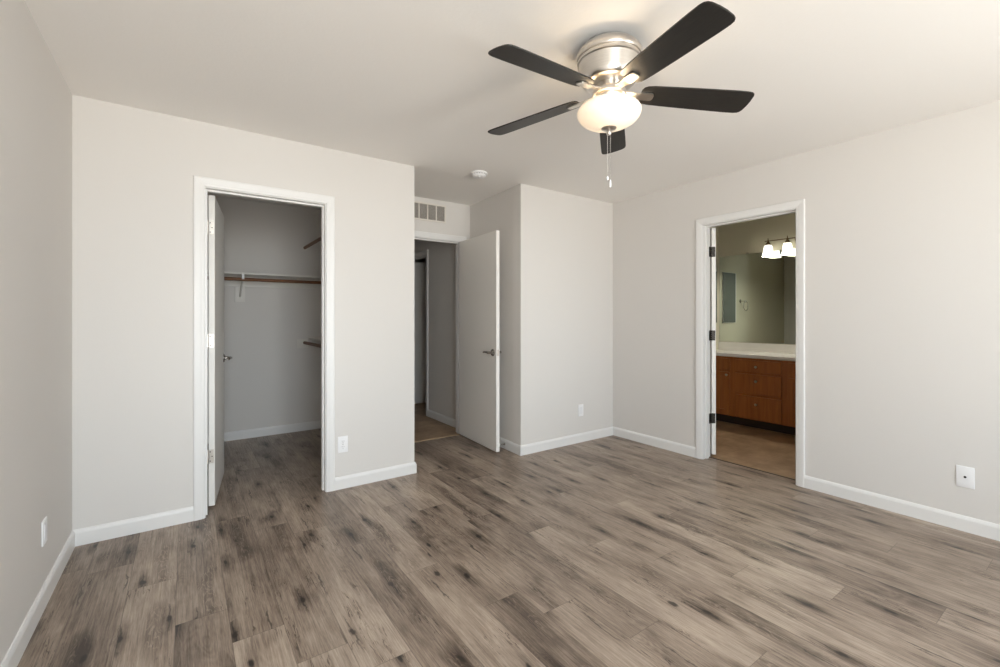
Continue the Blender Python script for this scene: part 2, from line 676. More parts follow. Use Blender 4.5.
struct(obj('wall_left', wall_y(XL - 0.15, XL, YR - 0.15, YK + 0.15), WALL),
       'greige painted wall along the left edge of the room', 'wall')
struct(obj('wall_rear', wall_x(YR - 0.15, YR, XL, XR, [(a, b, c, d) for a, b, c, d in WINDOWS]), WALL),
       'painted window wall behind the viewer', 'wall')
struct(obj('wall_closet', wall_x(YC, YC + WT, XL, XE, [(C0 - JT, C1 + JT, 0, CZ + JT)]), WALL),
       'greige wall with the closet doorway in it', 'wall')
struct(obj('wall_closet_side', wall_y(XKR, XE, YC + WT, YN), WALL),
       'wall between the closet and the entry alcove', 'wall')
struct(obj('wall_closet_back', wall_x(YK, YK + WT, XL, XKR), WALL),
       'back wall of the walk-in closet behind the shelf', 'wall')
struct(obj('wall_alcove', wall_x(YA, YA + WT, XE, XA, [(A0 - JT, A1 + JT, 0, AZ + JT)]), WALL),
       'wall over the bedroom doorway carrying the air grille', 'wall')
struct(obj('wall_alcove_right', wall_skew(), WALL),
       'shaded wall of the alcove behind the open bedroom door', 'wall')
struct(obj('wall_bump', wall_x(YB, YB + WT, XB, XR + WT), WALL),
       'wall that juts out between the alcove and the far right corner', 'wall')
struct(obj('wall_right', wall_y(XR, XR + WT, YR - 0.15, YB, [(B0 - JT, B1 + JT, 0, BZ + JT)]), WALL),
       'greige wall on the right with the bathroom doorway', 'wall')
struct(obj('wall_hallway_right', wall_y(XH, XH + WT, YA + WT, YN, [(G0 - JT, G1 + JT, 0, GZ + JT)]), WALL),
       'dim hallway wall seen through the bedroom doorway', 'wall')
struct(obj('wall_hallway_end', wall_x(YN, YN + WT, XKR, 5.2), WALL), 'far end wall of the dim hallway', 'wall')
struct(obj('wall_spare_room', wall_y(5.085, 5.2, YV + WT - 0.05, YN), WALL), 'far wall of the room off the hallway', 'wall')
struct(obj('wall_bathroom_side', wall_x(YV, YV + WT, XR + WT, XV + 0.12), BWALL),
       'bathroom side wall seen in the vanity mirror', 'wall')
struct(obj('wall_bathroom_back', wall_y(XV, XV + 0.12, 0.2, YV), BWALL), 'bathroom wall behind the vanity mirror', 'wall')
struct(obj('wall_bathroom_near', wall_x(0.085, 0.2, XR + WT, XV + 0.12), BWALL), 'near side wall of the bathroom', 'wall')

struct(obj('ceiling', boxes((XL - 0.15, XV + 0.3, YR - 0.15, YN + 0.15, H, H + 0.1)), CEIL), 'textured off-white ceiling', 'ceiling')
struct(obj('floor_bathroom', boxes((XR + 0.10, XV + 0.12, 0.085, YV + WT, -0.06, 0.0)), TILE), 'tan tile floor inside the bathroom', 'floor')
struct(obj('floor_hallway', boxes((XKR, XH + WT, YA + 0.010, YN + 0.1, -0.06, 0.0), (XH + WT, 5.2, YB + WT - 0.02, YN + 0.1, -0.06, 0.0)), TILE), 'tan tile floor of the hallway', 'floor')
struct(obj('trim_5', boxes((A0 - JT, A1 + JT, YA - 0.012, YA + 0.012, 0.0, 0.006), bev=0.002), mat('threshold_tan', s2l(176, 150, 120), 0.45)),
       'thin tan strip where planks meet hallway tile', 'threshold')
struct(obj('trim_6', boxes((XR + 0.092, XR + 0.108, B0 - JT, B1 + JT, 0.0, 0.005), bev=0.0015), mat('threshold_dark', s2l(70, 58, 48), 0.5)),
       'dark strip where planks meet bathroom tile', 'threshold')

# plank floor: every plank a face of its own with its own figure
PW, PL, PX0 = 0.1795, 1.22, -0.214
JOINT = {0: 2.62, 1: 2.215, 2: 1.972, 3: 1.72, 4: 1.547, 5: 2.44, 6: 2.02, 7: 1.60, 8: 1.42, 9: 1.12, 10: 0.785, 11: 1.70,
         12: 1.408, 13: 1.11, 14: 0.766, 15: 0.463, 16: 1.385, 17: 1.06, 18: 0.752, 19: 0.42, 20: 1.355, 21: 1.02, -1: 2.9, -2: 1.75}
TONE = {(0, 2): 0.80, (0, 1): 0.78, (-1, 2): 0.30, (-1, 1): 0.34, (-2, 1): 0.42, (1, 2): 0.66, (1, 1): 0.50, (2, 1): 0.88, (2, 2): 0.36,
        (3, 1): 0.44, (3, 0): 0.86, (4, 1): 0.66, (4, 0): 0.92, (3, 2): 0.5, (4, 2): 0.62, (5, 2): 0.42, (5, 1): 0.34, (6, 2): 0.80, (6, 1): 0.66, (7, 2): 0.62,
        (8, 2): 0.84, (9, 2): 0.56, (9, 1): 0.34, (10, 1): 0.70, (14, 1): 0.92, (14, 0): 0.45, (15, 0): 0.28, (15, -1): 0.85, (13, 1): 0.58,
        (16, 1): 0.55, (12, 1): 0.45, (17, 1): 0.55, (18, 1): 0.50}
fb = bmesh.new()
uvl = fb.loops.layers.uv.new('plank_uv')
cl = fb.loops.layers.float_color.new('plank')
FLOOR_RECTS = [(XL, XR, YR, YC), (C0 - JT, C1 + JT, YC, YC + WT), (XL, XKR, YC + WT, YK), (XE, XA, YC, YA), (A0 - JT, A1 + JT, YA, YA + 0.010),
               (XR, XR + 0.10, B0 - JT, B1 + JT)]
for k in range(-2, 23):
    px0, px1 = PX0 + PW * k, PX0 + PW * (k + 1)
    j0 = JOINT.get(k, R.uniform(0, PL)) % PL - 2 * PL
    for i in range(0, 8):
        py0, py1 = j0 + PL * i, j0 + PL * (i + 1)
        # index of the plank by which whole joint it starts at
        idx = int(round((py0 - (JOINT.get(k, 0) % PL)) / PL)) + 1
        idx_key = int(math.floor((py0 + PL / 2) / PL)) if True else 0
        tone = 0.64 + 0.50 * (TONE.get((k, idx_key), min(0.95, max(0.25, R.gauss(0.57, 0.15)))) - 0.58)
        seed = R.random()
        for rx0, rx1, ry0, ry1 in FLOOR_RECTS:
            x0, x1, y0, y1 = max(px0, rx0), min(px1, rx1), max(py0, ry0), min(py1, ry1)
            if x1 - x0 < 1e-4 or y1 - y0 < 1e-4:
                continue
            q = [(x0, y0), (x1, y0), (x1, y1), (x0, y1)]
            f = fb.faces.new([fb.verts.new((x, y, 0.0)) for x, y in q])
            for lp, (x, y) in zip(f.loops, q):
                lp[uvl].uv = (x - px0, y - py0)
                lp[cl] = (tone, seed, PL, 1)
fl = obj('floor', fb, PLANK, recalc=False)
struct(fl, 'grey-brown oak-look plank floor with dark knots', 'floor')
# slab under the planks
sub = obj('subfloor', boxes((XL, XR + 0.10, YR, YC + WT, -0.08, -0.012), (XL, XKR, YC + WT, YK, -0.08, -0.012), (XE, XA, YC + WT, YA + 0.010, -0.08, -0.012)), SHADOWG, fl)

# ------------------------------------------------------------------ baseboards
BASEP = [(0, 0), (BT, 0), (BT, BH - 0.020), (BT - 0.002, BH - 0.012), (BT - 0.006, BH - 0.004), (BT - 0.009, BH), (0, BH)]


def baseboard(name, label, a, b, before=None, after=None):
    z3 = lambda p: None if p is None else (p[0], p[1], 0)
    bm = sweep(bmesh.new(), [z3(a), z3(b)], (0, 0, 1), BASEP, z3(before), z3(after))
    return struct(obj(name, bm, TRIM), label, 'baseboard')


co = CW + 0.005   # casing outer edge from the clear opening
baseboard('baseboard_closet_left', 'white baseboard left of the closet doorway', (C0 - co, YC), (XL, YC), None, (XL, YR))
baseboard('baseboard_left', 'white baseboard along the left wall', (XL, YC), (XL, YR), (C0, YC), None)
baseboard('baseboard_alcove', 'short white baseboard left of the bedroom doorway', (A0 - co, YA), (XE, YA), None, (XE, YC))
baseboard('baseboard_alcove_left', 'white baseboard on the hidden alcove side of the closet', (XE, YA), (XE, YC), (A0, YA), (C1, YC))
baseboard('baseboard_closet_right', 'white baseboard right of the closet doorway under the outlet', (XE, YC), (C1 + co, YC), (XE, YA), None)
baseboard('baseboard_right_near', 'white baseboard right of the bathroom doorway', (XR, YR), (XR, B0 - co))
baseboard('baseboard_right_far', 'white baseboard between the bathroom doorway and the far corner', (XR, B1 + co), (XR, YB), None, (XB, YB))
baseboard('baseboard_bump', 'white baseboard under the jutting wall with the small outlet', (XR, YB), (XB, YB), (XR, B1), (XA, YA))
baseboard('baseboard_alcove_right', 'white baseboard behind the open bedroom door', (XB, YB), (XA, YA), (XR, YB), (A1, YA))
baseboard('baseboard_closet_back', 'white baseboard along the closet back wall', (XKR, YK), (XL, YK), (XKR, YC), (XL, YC))
baseboard('baseboard_closet_inside_left', 'white baseboard on the left side inside the closet', (XL, YK), (XL, YC + WT), (XKR, YK), None)
baseboard('baseboard_closet_inside_right', 'white baseboard on the right side inside the closet', (XKR, YC + WT), (XKR, YK), None, (XL, YK))
baseboard('baseboard_hallway', 'white baseboard along the dim hallway wall', (XH, YA + WT + 0.02), (XH, G0 - co))
baseboard('baseboard_bathroom', 'white baseboard on the bathroom side wall', (4.9, YV), (XR + WT, YV))

# ------------------------------------------------------------------ door frames: casing, jamb, stop
CASP = [(0, 0), (0, 0.007), (0.004, 0.010), (0.014, 0.011), (0.020, 0.013), (0.046, 0.0155), (0.053, 0.015), (CW, 0.011), (CW, 0)]


def door_frame(name, label, to3, a, b, z, depth, nrm, nrm_in, stop_at, casing_depth_sides=(True, False)):
    """to3(s, d, z): s along the wall, d depth from the front face. a -> b runs left to right seen from the front."""
    sgn = 1 if b > a else -1
    r = 0.005 * sgn
    bm = sweep(bmesh.new(), [to3(a - r, 0, 0), to3(a - r, 0, z + 0.005), to3(b + r, 0, z + 0.005), to3(b + r, 0, 0)], nrm, CASP)
    cas = struct(obj(name, bm, TRIM, smooth=False), label, 'door frame')
    bm = bmesh.new()
    jt = JT * sgn

    def bx3(s0, s1, d0, d1, z0, z1):
        p, q = to3(s0, d0, z0), to3(s1, d1, z1)
        box(bm, p[0], q[0], p[1], q[1], p[2], q[2])
    bx3(a - jt, a, 0, depth, 0, z + JT)
    bx3(b, b + jt, 0, depth, 0, z + JT)
    bx3(a, b, 0, depth, z, z + JT)
    obj('jamb', bm, TRIM, cas)
    bm = bmesh.new()
    st = 0.011
    d0, d1 = stop_at
    bx3(a, a + st * sgn, d0, d1, 0, z)
    bx3(b - st * sgn, b, d0, d1, 0, z)
    bx3(a + st * sgn, b - st * sgn, d0, d1, z - st, z)
    obj('stop_strip', bm, TRIM, cas)
    # casing on the other face
    bm = sweep(bmesh.new(), [to3(b + r, depth, 0), to3(b + r, depth, z + 0.005), to3(a - r, depth, z + 0.005), to3(a - r, depth, 0)], nrm_in, CASP)
    obj('inner_casing', bm, TRIM, cas)
    return cas


door_frame('trim_1', 'white casing around the closet doorway', lambda s, d, z: (s, YC + d, z), C0, C1, CZ, WT, (0, -1, 0), (0, 1, 0), (0.040, 0.075))
door_frame('trim_2', 'white casing around the bedroom entry doorway', lambda s, d, z: (s, YA + d, z), A0, A1, AZ, WT, (0, -1, 0), (0, 1, 0), (0.040, 0.075))
door_frame('trim_3', 'white casing around the bathroom doorway', lambda s, d, z: (XR + d, s, z), B1, B0, BZ, WT, (-1, 0, 0), (1, 0, 0), (0.040, 0.075))
door_frame('trim_4', 'white casing around a doorway along the dim hallway', lambda s, d, z: (XH + d, s, z), G1, G0, GZ, WT, (-1, 0, 0), (1, 0, 0), (0.040, 0.075))


# ------------------------------------------------------------------ doors
def hinge(parent, z, m, jamb_dir):
    """at the hinge corner (0,0) of the leaf: knuckle + leaf plate on the hinge edge + plate turned to the jamb."""
    bm = bmesh.new()
    for k in range(5):
        z0 = z - 0.0445 + k * 0.0178
        lathe(bm, [(0.0055, z0 + 0.0005), (0.0058, z0 + 0.002), (0.0058, z0 + 0.0158), (0.0055, z0 + 0.0173)], 12, Matrix.Translation((-0.006, 0.004 * jamb_dir[2], 0)))
    o = obj('hinge', bm, m, parent, smooth=True)
    bm = bmesh.new()
    ys = -1 if jamb_dir[2] > 0 else 1
    box(bm, -0.0022, 0.0004, 0.002 * ys, 0.030 * ys, z - 0.0445, z + 0.0445, bev=0.0008)
    obj('hinge_leaf', bm, m, o)
    bm = bmesh.new()
    for dz in (-0.030, 0.0, 0.030):
        lathe(bm, [(0.0036, -0.0004), (0.0036, 0.0006), (0.0024, 0.0011), (0, 0.0011)], 12,
              Matrix.Translation((-0.0022, (0.010 if dz else 0.020) * ys, z + dz)) @ Matrix.Rotation(-PI / 2, 4, 'Y'))
    obj('screw', bm, DARKM, o)
    return o


def lever(parent, x, z, y_face, side, toward, m):
    """round rose and lever on a leaf face; side +1/-1 is the way the face looks in local y; toward -1: lever points to the hinge"""
    M = Matrix.Translation((x, y_face, z)) @ Matrix.Rotation(-PI / 2 * side, 4, 'X')
    bm = lathe(bmesh.new(), [(0.033, 0), (0.033, 0.003), (0.030, 0.007), (0.018, 0.010), (0.0125, 0.013), (0.0115, 0.030), (0.0125, 0.034)], 32, M)
    o = obj('door_handle', bm, m, parent, smooth=True)
    y = y_face + 0.046 * side
    y1 = y_face + 0.032 * side
    bm = tube(bmesh.new(), [(x, y1, z), (x, y, z), (x + 0.010 * toward, y + 0.003 * side, z), (x + 0.050 * toward, y + 0.001 * side, z + 0.003),
                            (x + 0.088 * toward, y - 0.002 * side, z + 0.002), (x + 0.104 * toward, y - 0.004 * side, z - 0.003), (x + 0.112 * toward, y - 0.005 * side, z - 0.006)],
              [0.010, 0.0115, 0.0110, 0.0085, 0.0085, 0.0075, 0.004], 14)
    obj('lever', bm, m, o, smooth=True)
    return o


def door_leaf(name, label, pos, ang, width, height, z0, side, m_hinge, hz, lev_z, levers=True):
    """leaf local: hinge edge at x=0, runs +x; thickness from y=0 (knuckle face) to -0.035*side."""
    o = bpy.data.objects.new(name, None)
    COL.objects.link(o)
    o.location = (pos[0], pos[1], 0)
    o.rotation_euler = (0, 0, ang)
    struct(o, label, 'door')
    T = 0.035
    bm = box(bmesh.new(), 0, width, 0, -T * side, z0, z0 + height, bev=0.0015)
    obj('leaf', bm, DOORP, o)
    for z in hz:
        hinge(o, z, m_hinge, (0, 0, side))
    if levers:
        lx = width - 0.060
        lever(o, lx, lev_z, 0.0, side, -1, NICKEL_D)
        lever(o, lx, lev_z, -T * side, -side, -1, NICKEL_D)
        bm = box(bmesh.new(), width - 0.0005, width + 0.0012, -T * side * 0.5 - 0.0125, -T * side * 0.5 + 0.0125, lev_z - 0.028, lev_z + 0.028, bev=0.0005)
        pl = obj('latch_plate', bm, NICKEL, o)
        bm = box(bmesh.new(), width + 0.001, width + 0.009, -T * side * 0.5 - 0.006, -T * side * 0.5 + 0.006, lev_z - 0.008, lev_z + 0.008, bev=0.002)
        obj('latch_bolt', bm, NICKEL, pl)
    return o


NICKEL_D = mat('satin_nickel_lever', (0.42, 0.39, 0.36, 1), 0.22, metal=1.0)
# closet door: hinged on the left jamb, opened into the closet
door_leaf('door_1', 'white slab closet door swung open into the closet', (0.120, 3.452), math.radians(82.3), 0.700, 2.017, 0.014, 1, NICKEL,
          (1.82, 1.085, 0.336), 0.922)
# bedroom door: hinged on the right jamb, opened into the alcove
door_leaf('door_2', 'white slab bedroom door standing open in the alcove', (2.392, 4.100), math.radians(-93.5), 0.758, 2.020, 0.012, 1, NICKEL,
          (1.82, 1.08, 0.336), 0.915)
# bathroom door: hinged on the far jamb, folded back into the bathroom
door_leaf('door_3', 'white bathroom door folded back, its hinge edge showing', (3.822, 2.167), math.radians(40), 0.706, 2.012, 0.022, 1, DARKM,
          (1.82, 1.078, 0.343), 0.915)
# door of the room along the hallway
door_leaf('door_4', 'dim door standing open in the room off the hallway', (2.620, 5.915), math.radians(1), 0.755, 2.012, 0.016, 1, NICKEL,
          (1.82, 1.08, 0.336), 0.915)
# jamb-side hinge plates of the bathroom door
for z in (1.82, 1.078, 0.343):
    bm = box(bmesh.new(), XR + 0.080, XR + WT - 0.001, B1 - 0.0022, B1 + 0.0005, z - 0.0445, z + 0.0445, bev=0.0008)
    o = obj('hinge', bm, DARKM, bpy.data.objects['trim_3'])

# ------------------------------------------------------------------ windows (behind the viewer)
for n, (a, b, c, d) in enumerate(WINDOWS):
    fr = 0.045
    yo, yi = YR - 0.13, YR - 0.07
    bm = boxes((a, a + fr, yo, yi, c, d), (b - fr, b, yo, yi, c, d), (a + fr, b - fr, yo, yi, c, c + fr), (a + fr, b - fr, yo, yi, d - fr, d),
               ((a + b) / 2 - 0.02, (a + b) / 2 + 0.02, yo, yi, c + fr, d - fr))
    w = struct(obj('window_%d' % (n + 1), bm, WIN), ['white framed window nearer the left wall, behind the viewer',
               'white framed window nearer the right wall, behind the viewer'][n], 'window')
    obj('pane', boxes((a + fr, (a + b) / 2 - 0.02, YR - 0.103, YR - 0.098, c + fr, d - fr)), PANE, w)
    obj('pane', boxes(((a + b) / 2 + 0.02, b - fr, YR - 0.103, YR - 0.098, c + fr, d - fr)), PANE, w)
    obj('window_sill', boxes((a - 0.02, b + 0.02, YR - 0.07, YR + 0.02, c - 0.02, c), bev=0.003), WIN, w)

# ------------------------------------------------------------------ ceiling fan
FX, FY = 1.532, 1.341
fan = thing('ceiling_fan', 'five-bladed ceiling fan with dark blades, nickel body and lit glass bowl', 'ceiling fan', (FX, FY, H))
Z = lambda z: z - H
bm = lathe(bmesh.new(), [(0.090, Z(2.4398)), (0.106, Z(2.433)), (0.122, Z(2.422)), (0.135, Z(2.408)), (0.1425, Z(2.393)), (0.1430, Z(2.383)), (0.1395, Z(2.375)), (0.134, Z(2.373)),
                         (0.134, Z(2.368)), (0.138, Z(2.365)), (0.138, Z(2.357)), (0.133, Z(2.353)), (0.129, Z(2.335)), (0.123, Z(2.298)), (0.119, Z(2.280)),
                         (0.114, Z(2.271)), (0.105, Z(2.266)), (0.085, Z(2.263)), (0.066, Z(2.262))], 64)
obj('motor_housing', bm, NICKEL, fan, smooth=True)
bm = lathe(bmesh.new(), [(0.060, Z(2.264)), (0.060, Z(2.242)), (0.063, Z(2.238)), (0.071, Z(2.235)), (0.075, Z(2.230)), (0.075, Z(2.216)), (0.071, Z(2.211)),
                         (0.060, Z(2.208)), (0.057, Z(2.195)), (0.060, Z(2.189)), (0.068, Z(2.184)), (0.076, Z(2.178)), (0.078, Z(2.169)), (0.074, Z(2.165)), (0.04, Z(2.163))], 64)
obj('hub', bm, NICKEL, fan, smooth=True)
bm = lathe(bmesh.new(), [(0.116, Z(2.1690)), (0.1205, Z(2.1690)), (0.1225, Z(2.166)), (0.1325, Z(2.158)), (0.1385, Z(2.147)), (0.1380, Z(2.137)), (0.133, Z(2.123)), (0.120, Z(2.107)),
                         (0.100, Z(2.094)), (0.074, Z(2.083)), (0.046, Z(2.076)), (0.016, Z(2.073))], 64, cap=False)
bowl = obj('light_bowl', bm, BOWLG, fan, smooth=True)
bm = lathe(bmesh.new(), [(0, Z(2.0755)), (0.032, Z(2.0745)), (0.033, Z(2.071)), (0.027, Z(2.066)), (0.014, Z(2.063)), (0.010, Z(2.058)), (0.0115, Z(2.052)),
                         (0.009, Z(2.045)), (0, Z(2.042))], 32)
obj('finial', bm, NICKEL, fan, smooth=True)
BULB = mat('lit_bulb', (1, 0.95, 0.85, 1), 0.4, emit=(1, 0.82, 0.58, 1), estr=14)
for k in range(2):
    a = math.radians(145 + 180 * k)
    M = Matrix.Translation((0.062 * math.cos(a), 0.062 * math.sin(a), Z(2.152))) @ Matrix.Rotation(a, 4, 'Z') @ Matrix.Rotation(PI / 2, 4, 'Y')
    bm = lathe(bmesh.new(), [(0, 0.034), (0.012, 0.032), (0.020, 0.024), (0.0235, 0.012), (0.021, 0.0), (0.014, -0.014), (0.0125, -0.030), (0, -0.031)], 24, M)
    bu = obj('bulb', bm, BULB, fan, smooth=True)
    pd = bpy.data.lights.new('fan_lamp_light', 'POINT')
    pd.energy = FAN_BULB_W
    pd.color = (1.0, 0.80, 0.55)
    pd.shadow_soft_size = 0.02
    po = bpy.data.objects.new('fan_lamp_light', pd)
    po.location = (FX + 0.075 * math.cos(a + PI / 2), FY + 0.075 * math.sin(a + PI / 2), 2.150)
    COL.objects.link(po)


def blade_mesh():
    """blade along +x, flat, thickness 6 mm, wider to a rounded tip; pitched about x."""
    bm = bmesh.new()
    stations = [(0.140, 0.030), (0.146, 0.044), (0.160, 0.053), (0.190, 0.0565), (0.26, 0.060), (0.36, 0.0635), (0.46, 0.066), (0.55, 0.068), (0.595, 0.0685),
                (0.612, 0.0655), (0.622, 0.058), (0.6275, 0.045), (0.630, 0.015)]
    up = [(x, w) for x, w in stations]
    dn = [(x, -w) for x, w in reversed(stations)]
    out = up + dn
    top = [bm.verts.new((x, y, 0.003)) for x, y in out]
    bot = [bm.verts.new((x, y, -0.003)) for x, y in out]
    ft = bm.faces.new(top)
    fb_ = bm.faces.new(list(reversed(bot)))
    n = len(out)
    for i in range(n):
        j = (i + 1) % n
        bm.faces.new((top[j], top[i], bot[i], bot[j]))
    es = [e for f in (ft, fb_) for e in f.edges]
    bmesh.ops.bevel(bm, geom=es, offset=0.0012, segments=2, affect='EDGES')
    return bm


def iron_mesh():
    """bracket: flat bar under the blade root, cranked up to the flywheel"""
    bm = bmesh.new()
    pts = [(0.070, 0.016, -0.004), (0.100, 0.0165, -0.006), (0.120, 0.018, -0.0095), (0.140, 0.0205, -0.0105), (0.182, 0.0215, -0.0105), (0.190, 0.0195, -0.0105), (0.195, 0.0150, -0.0105), (0.1975, 0.008, -0.010)]
    rows = []
    for x, w, z in pts:
        rows.append([bm.verts.new((x, -w, z - 0.0)), bm.verts.new((x, -w, z + 0.006)), bm.verts.new((x, w, z + 0.006)), bm.verts.new((x, w, z))])
    for a, b in zip(rows, rows[1:]):
        for k in range(4):
            l = (k + 1) % 4
            bm.faces.new((a[k], a[l], b[l], b[k]))
    bm.faces.new(rows[0])
    bm.faces.new(rows[-1])
    es = [e for e in bm.edges if e.calc_face_angle(0) > 0.9]
    bmesh.ops.bevel(bm, geom=es, offset=0.0016, segments=2, affect='EDGES')
    return bm


bl0 = obj('blade', blade_mesh(), BLADE, fan, smooth=True)
ir0 = obj('blade_bracket', iron_mesh(), NICKEL, bl0, smooth=True)
for k in range(5):
    if k == 0:
        b_, i_ = bl0, ir0
    else:
        b_ = bl0.copy()
        COL.objects.link(b_)
        b_.parent = fan
        i_ = ir0.copy()
        COL.objects.link(i_)
        i_.parent = b_
    b_.location = (0, 0, Z(2.232))
    b_.rotation_euler = (math.radians(-12), math.radians(3.4), math.radians(254.71 + 72 * k))

for dx, dy, zb, fob in ((-0.004, 0.004, 1.862, 0.018), (0.006, -0.003, 1.846, 0.034)):
    bm = bmesh.new()
    z = 2.045
    while z > zb + 0.01:
        bmesh.ops.create_icosphere(bm, subdivisions=1, radius=0.0016, matrix=Matrix.Translation((dx, dy, Z(z))))
        z -= 0.0042
    tube(bm, [(dx, dy, Z(2.05)), (dx, dy, Z(zb))], 0.0006, 6)
    ch = obj('pull_chain', bm, CHROME, fan, smooth=True)
    bm = lathe(bmesh.new(), [(0, Z(zb)), (0.003, Z(zb - 0.001)), (0.0042, Z(zb - fob * 0.4)), (0.0045, Z(zb - fob * 0.8)), (0.003, Z(zb - fob)), (0, Z(zb - fob - 0.001))], 12,
               Matrix.Translation((dx, dy, 0)))
    obj('fob', bm, PLAST, ch, smooth=True)

# ------------------------------------------------------------------ smoke detector
sd = thing('smoke_detector', 'small round white smoke detector on the ceiling before the alcove', 'smoke detector', (1.995, 3.137, H))
obj('mounting_plate', lathe(bmesh.new(), [(0.066, -0.0002), (0.068, -0.003), (0.068, -0.011), (0.064, -0.0135), (0.05, -0.0135)], 40), PLAST, sd, smooth=True)
obj('cover', lathe(bmesh.new(), [(0.056, -0.0135), (0.060, -0.016), (0.060, -0.022), (0.057, -0.030), (0.048, -0.037), (0.030, -0.040), (0, -0.0405)], 40), PLAST, sd, smooth=True)
bm = bmesh.new()
for k in range(18):
    M = Matrix.Rotation(2 * PI * k / 18, 4, 'Z')
    box(bm, 0.0590, 0.0606, -0.006, 0.006, -0.0215, -0.0165, M=M)
obj('sensor_slot', bm, mat('slot_grey', (0.35, 0.34, 0.33, 1), 0.6), sd)
obj('test_button', lathe(bmesh.new(), [(0.011, -0.0395), (0.011, -0.042), (0.009, -0.0435), (0, -0.044)], 20, Matrix.Translation((-0.012, -0.020, 0))), PLAST, sd, smooth=True)

# ------------------------------------------------------------------ return-air grille over the bedroom door
VX0, VX1, VZ0, VZ1 = 1.695, 2.204, 2.212, 2.394
vg = thing('air_grille', 'beige louvred air grille on the wall over the bedroom doorway', 'air vent', ((VX0 + VX1) / 2, YA, VZ0))
vm = lambda bm: (bmesh.ops.translate(bm, verts=bm.verts[:], vec=(-(VX0 + VX1) / 2, -YA, -VZ0)), bm)[1]
fr = 0.016
bm = boxes((VX0, VX1, YA - 0.009, YA, VZ0, VZ0 + fr), (VX0, VX1, YA - 0.009, YA, VZ1 - fr, VZ1), (VX0, VX0 + fr, YA - 0.009, YA, VZ0 + fr, VZ1 - fr),
           (VX1 - fr, VX1, YA - 0.009, YA, VZ0 + fr, VZ1 - fr), bev=0.002)
obj('frame', vm(bm), GRILLE, vg)
NB = 5
cw = (VX1 - VX0 - 2 * fr) / NB
for k in range(1, NB):
    xm = VX0 + fr + cw * k
    obj('mullion', vm(boxes((xm - 0.005, xm + 0.005, YA - 0.0085, YA - 0.001, VZ0 + fr, VZ1 - fr))), GRILLE, vg)
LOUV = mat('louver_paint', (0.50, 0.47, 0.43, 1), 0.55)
for k in range(NB):
    bm = bmesh.new()
    x0 = VX0 + fr + cw * k + (0.005 if k else 0)
    x1 = VX0 + fr + cw * (k + 1) - (0.005 if k < NB - 1 else 0)
    for j in range(14):
        zc = VZ0 + fr + (VZ1 - VZ0 - 2 * fr) * (j + 0.5) / 14
        M = Matrix.Translation(((x0 + x1) / 2, YA - 0.0035, zc)) @ Matrix.Rotation(math.radians(-40), 4, 'X')
        box(bm, -(x1 - x0) / 2, (x1 - x0) / 2, -0.0045, 0.0045, -0.0006, 0.0006, M=M)
    obj('louver', vm(bm), LOUV, vg)
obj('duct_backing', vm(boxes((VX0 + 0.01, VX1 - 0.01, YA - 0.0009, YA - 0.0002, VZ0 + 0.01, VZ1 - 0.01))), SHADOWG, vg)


# ------------------------------------------------------------------ wall plates
def plate(name, label, cat, loc, rotz, w, h, kind, group=None):
    """local: wall plane y=0, front looks to -y"""
    o = thing(name, label, cat, loc, rotz, group)
    obj('cover_plate', box(bmesh.new(), -w / 2, w / 2, -0.006, 0, -h / 2, h / 2, bev=0.0025, seg=3), PLAST, o, smooth=True)
    if kind == 'duplex':
        for s in (-1, 1):
            bm = bmesh.new()
            lathe(bm, [(0.0165, 0.0055), (0.0165, 0.0075), (0.0155, 0.0082), (0, 0.0082)], 28,
                  Matrix.Translation((0, 0, s * 0.0195)) @ Matrix.Rotation(PI / 2, 4, 'X') @ Matrix.Diagonal((1, 0.86, 1, 1)))
            rc = obj('receptacle', bm, PLAST, o, smooth=True)
            bm = boxes((-0.0078, -0.0052, -0.0088, -0.0078, s * 0.0195 - 0.0005, s * 0.0195 + 0.0095), (0.0052, 0.0078, -0.0088, -0.0078, s * 0.0195 + 0.0005, s * 0.0195 + 0.0085))
            lathe(bm, [(0.0027, 0.0078), (0.0027, 0.0088)], 12, Matrix.Translation((0, 0, s * 0.0195 - 0.0075)) @ Matrix.Rotation(PI / 2, 4, 'X'))
            obj('slots', bm, SLOT, rc)
        obj('screw', lathe(bmesh.new(), [(0.0032, 0.0055), (0.0032, 0.0068), (0.002, 0.0075), (0, 0.0075)], 14, Matrix.Rotation(PI / 2, 4, 'X')), SLOT, o, smooth=True)
    elif kind == 'block':
        obj('insert', box(bmesh.new(), -0.0165, 0.0165, -0.0085, -0.005, -0.033, 0.033, bev=0.0012), PLAST2, o)
        for s in (-1, 1):
            obj('screw', lathe(bmesh.new(), [(0.003, 0.0055), (0.003, 0.0068), (0, 0.0072)], 12, Matrix.Translation((0, 0, s * 0.0483)) @ Matrix.Rotation(PI / 2, 4, 'X')), PLAST, o, smooth=True)
    elif kind == 'coax':
        bm = lathe(bmesh.new(), [(0.0065, 0.0055), (0.0065, 0.0080)], 6, Matrix.Rotation(PI / 2, 4, 'X'))
        lathe(bm, [(0.0042, 0.0080), (0.0042, 0.0125), (0.0032, 0.0130)], 16, Matrix.Rotation(PI / 2, 4, 'X'))
        obj('coax_connector', bm, DARKM, o, smooth=True)
        for s in (-1, 1):
            obj('screw', lathe(bmesh.new(), [(0.003, 0.0055), (0.003, 0.0068), (0, 0.0072)], 12, Matrix.Translation((0, 0, s * 0.042)) @ Matrix.Rotation(PI / 2, 4, 'X')), PLAST, o, smooth=True)
    return o


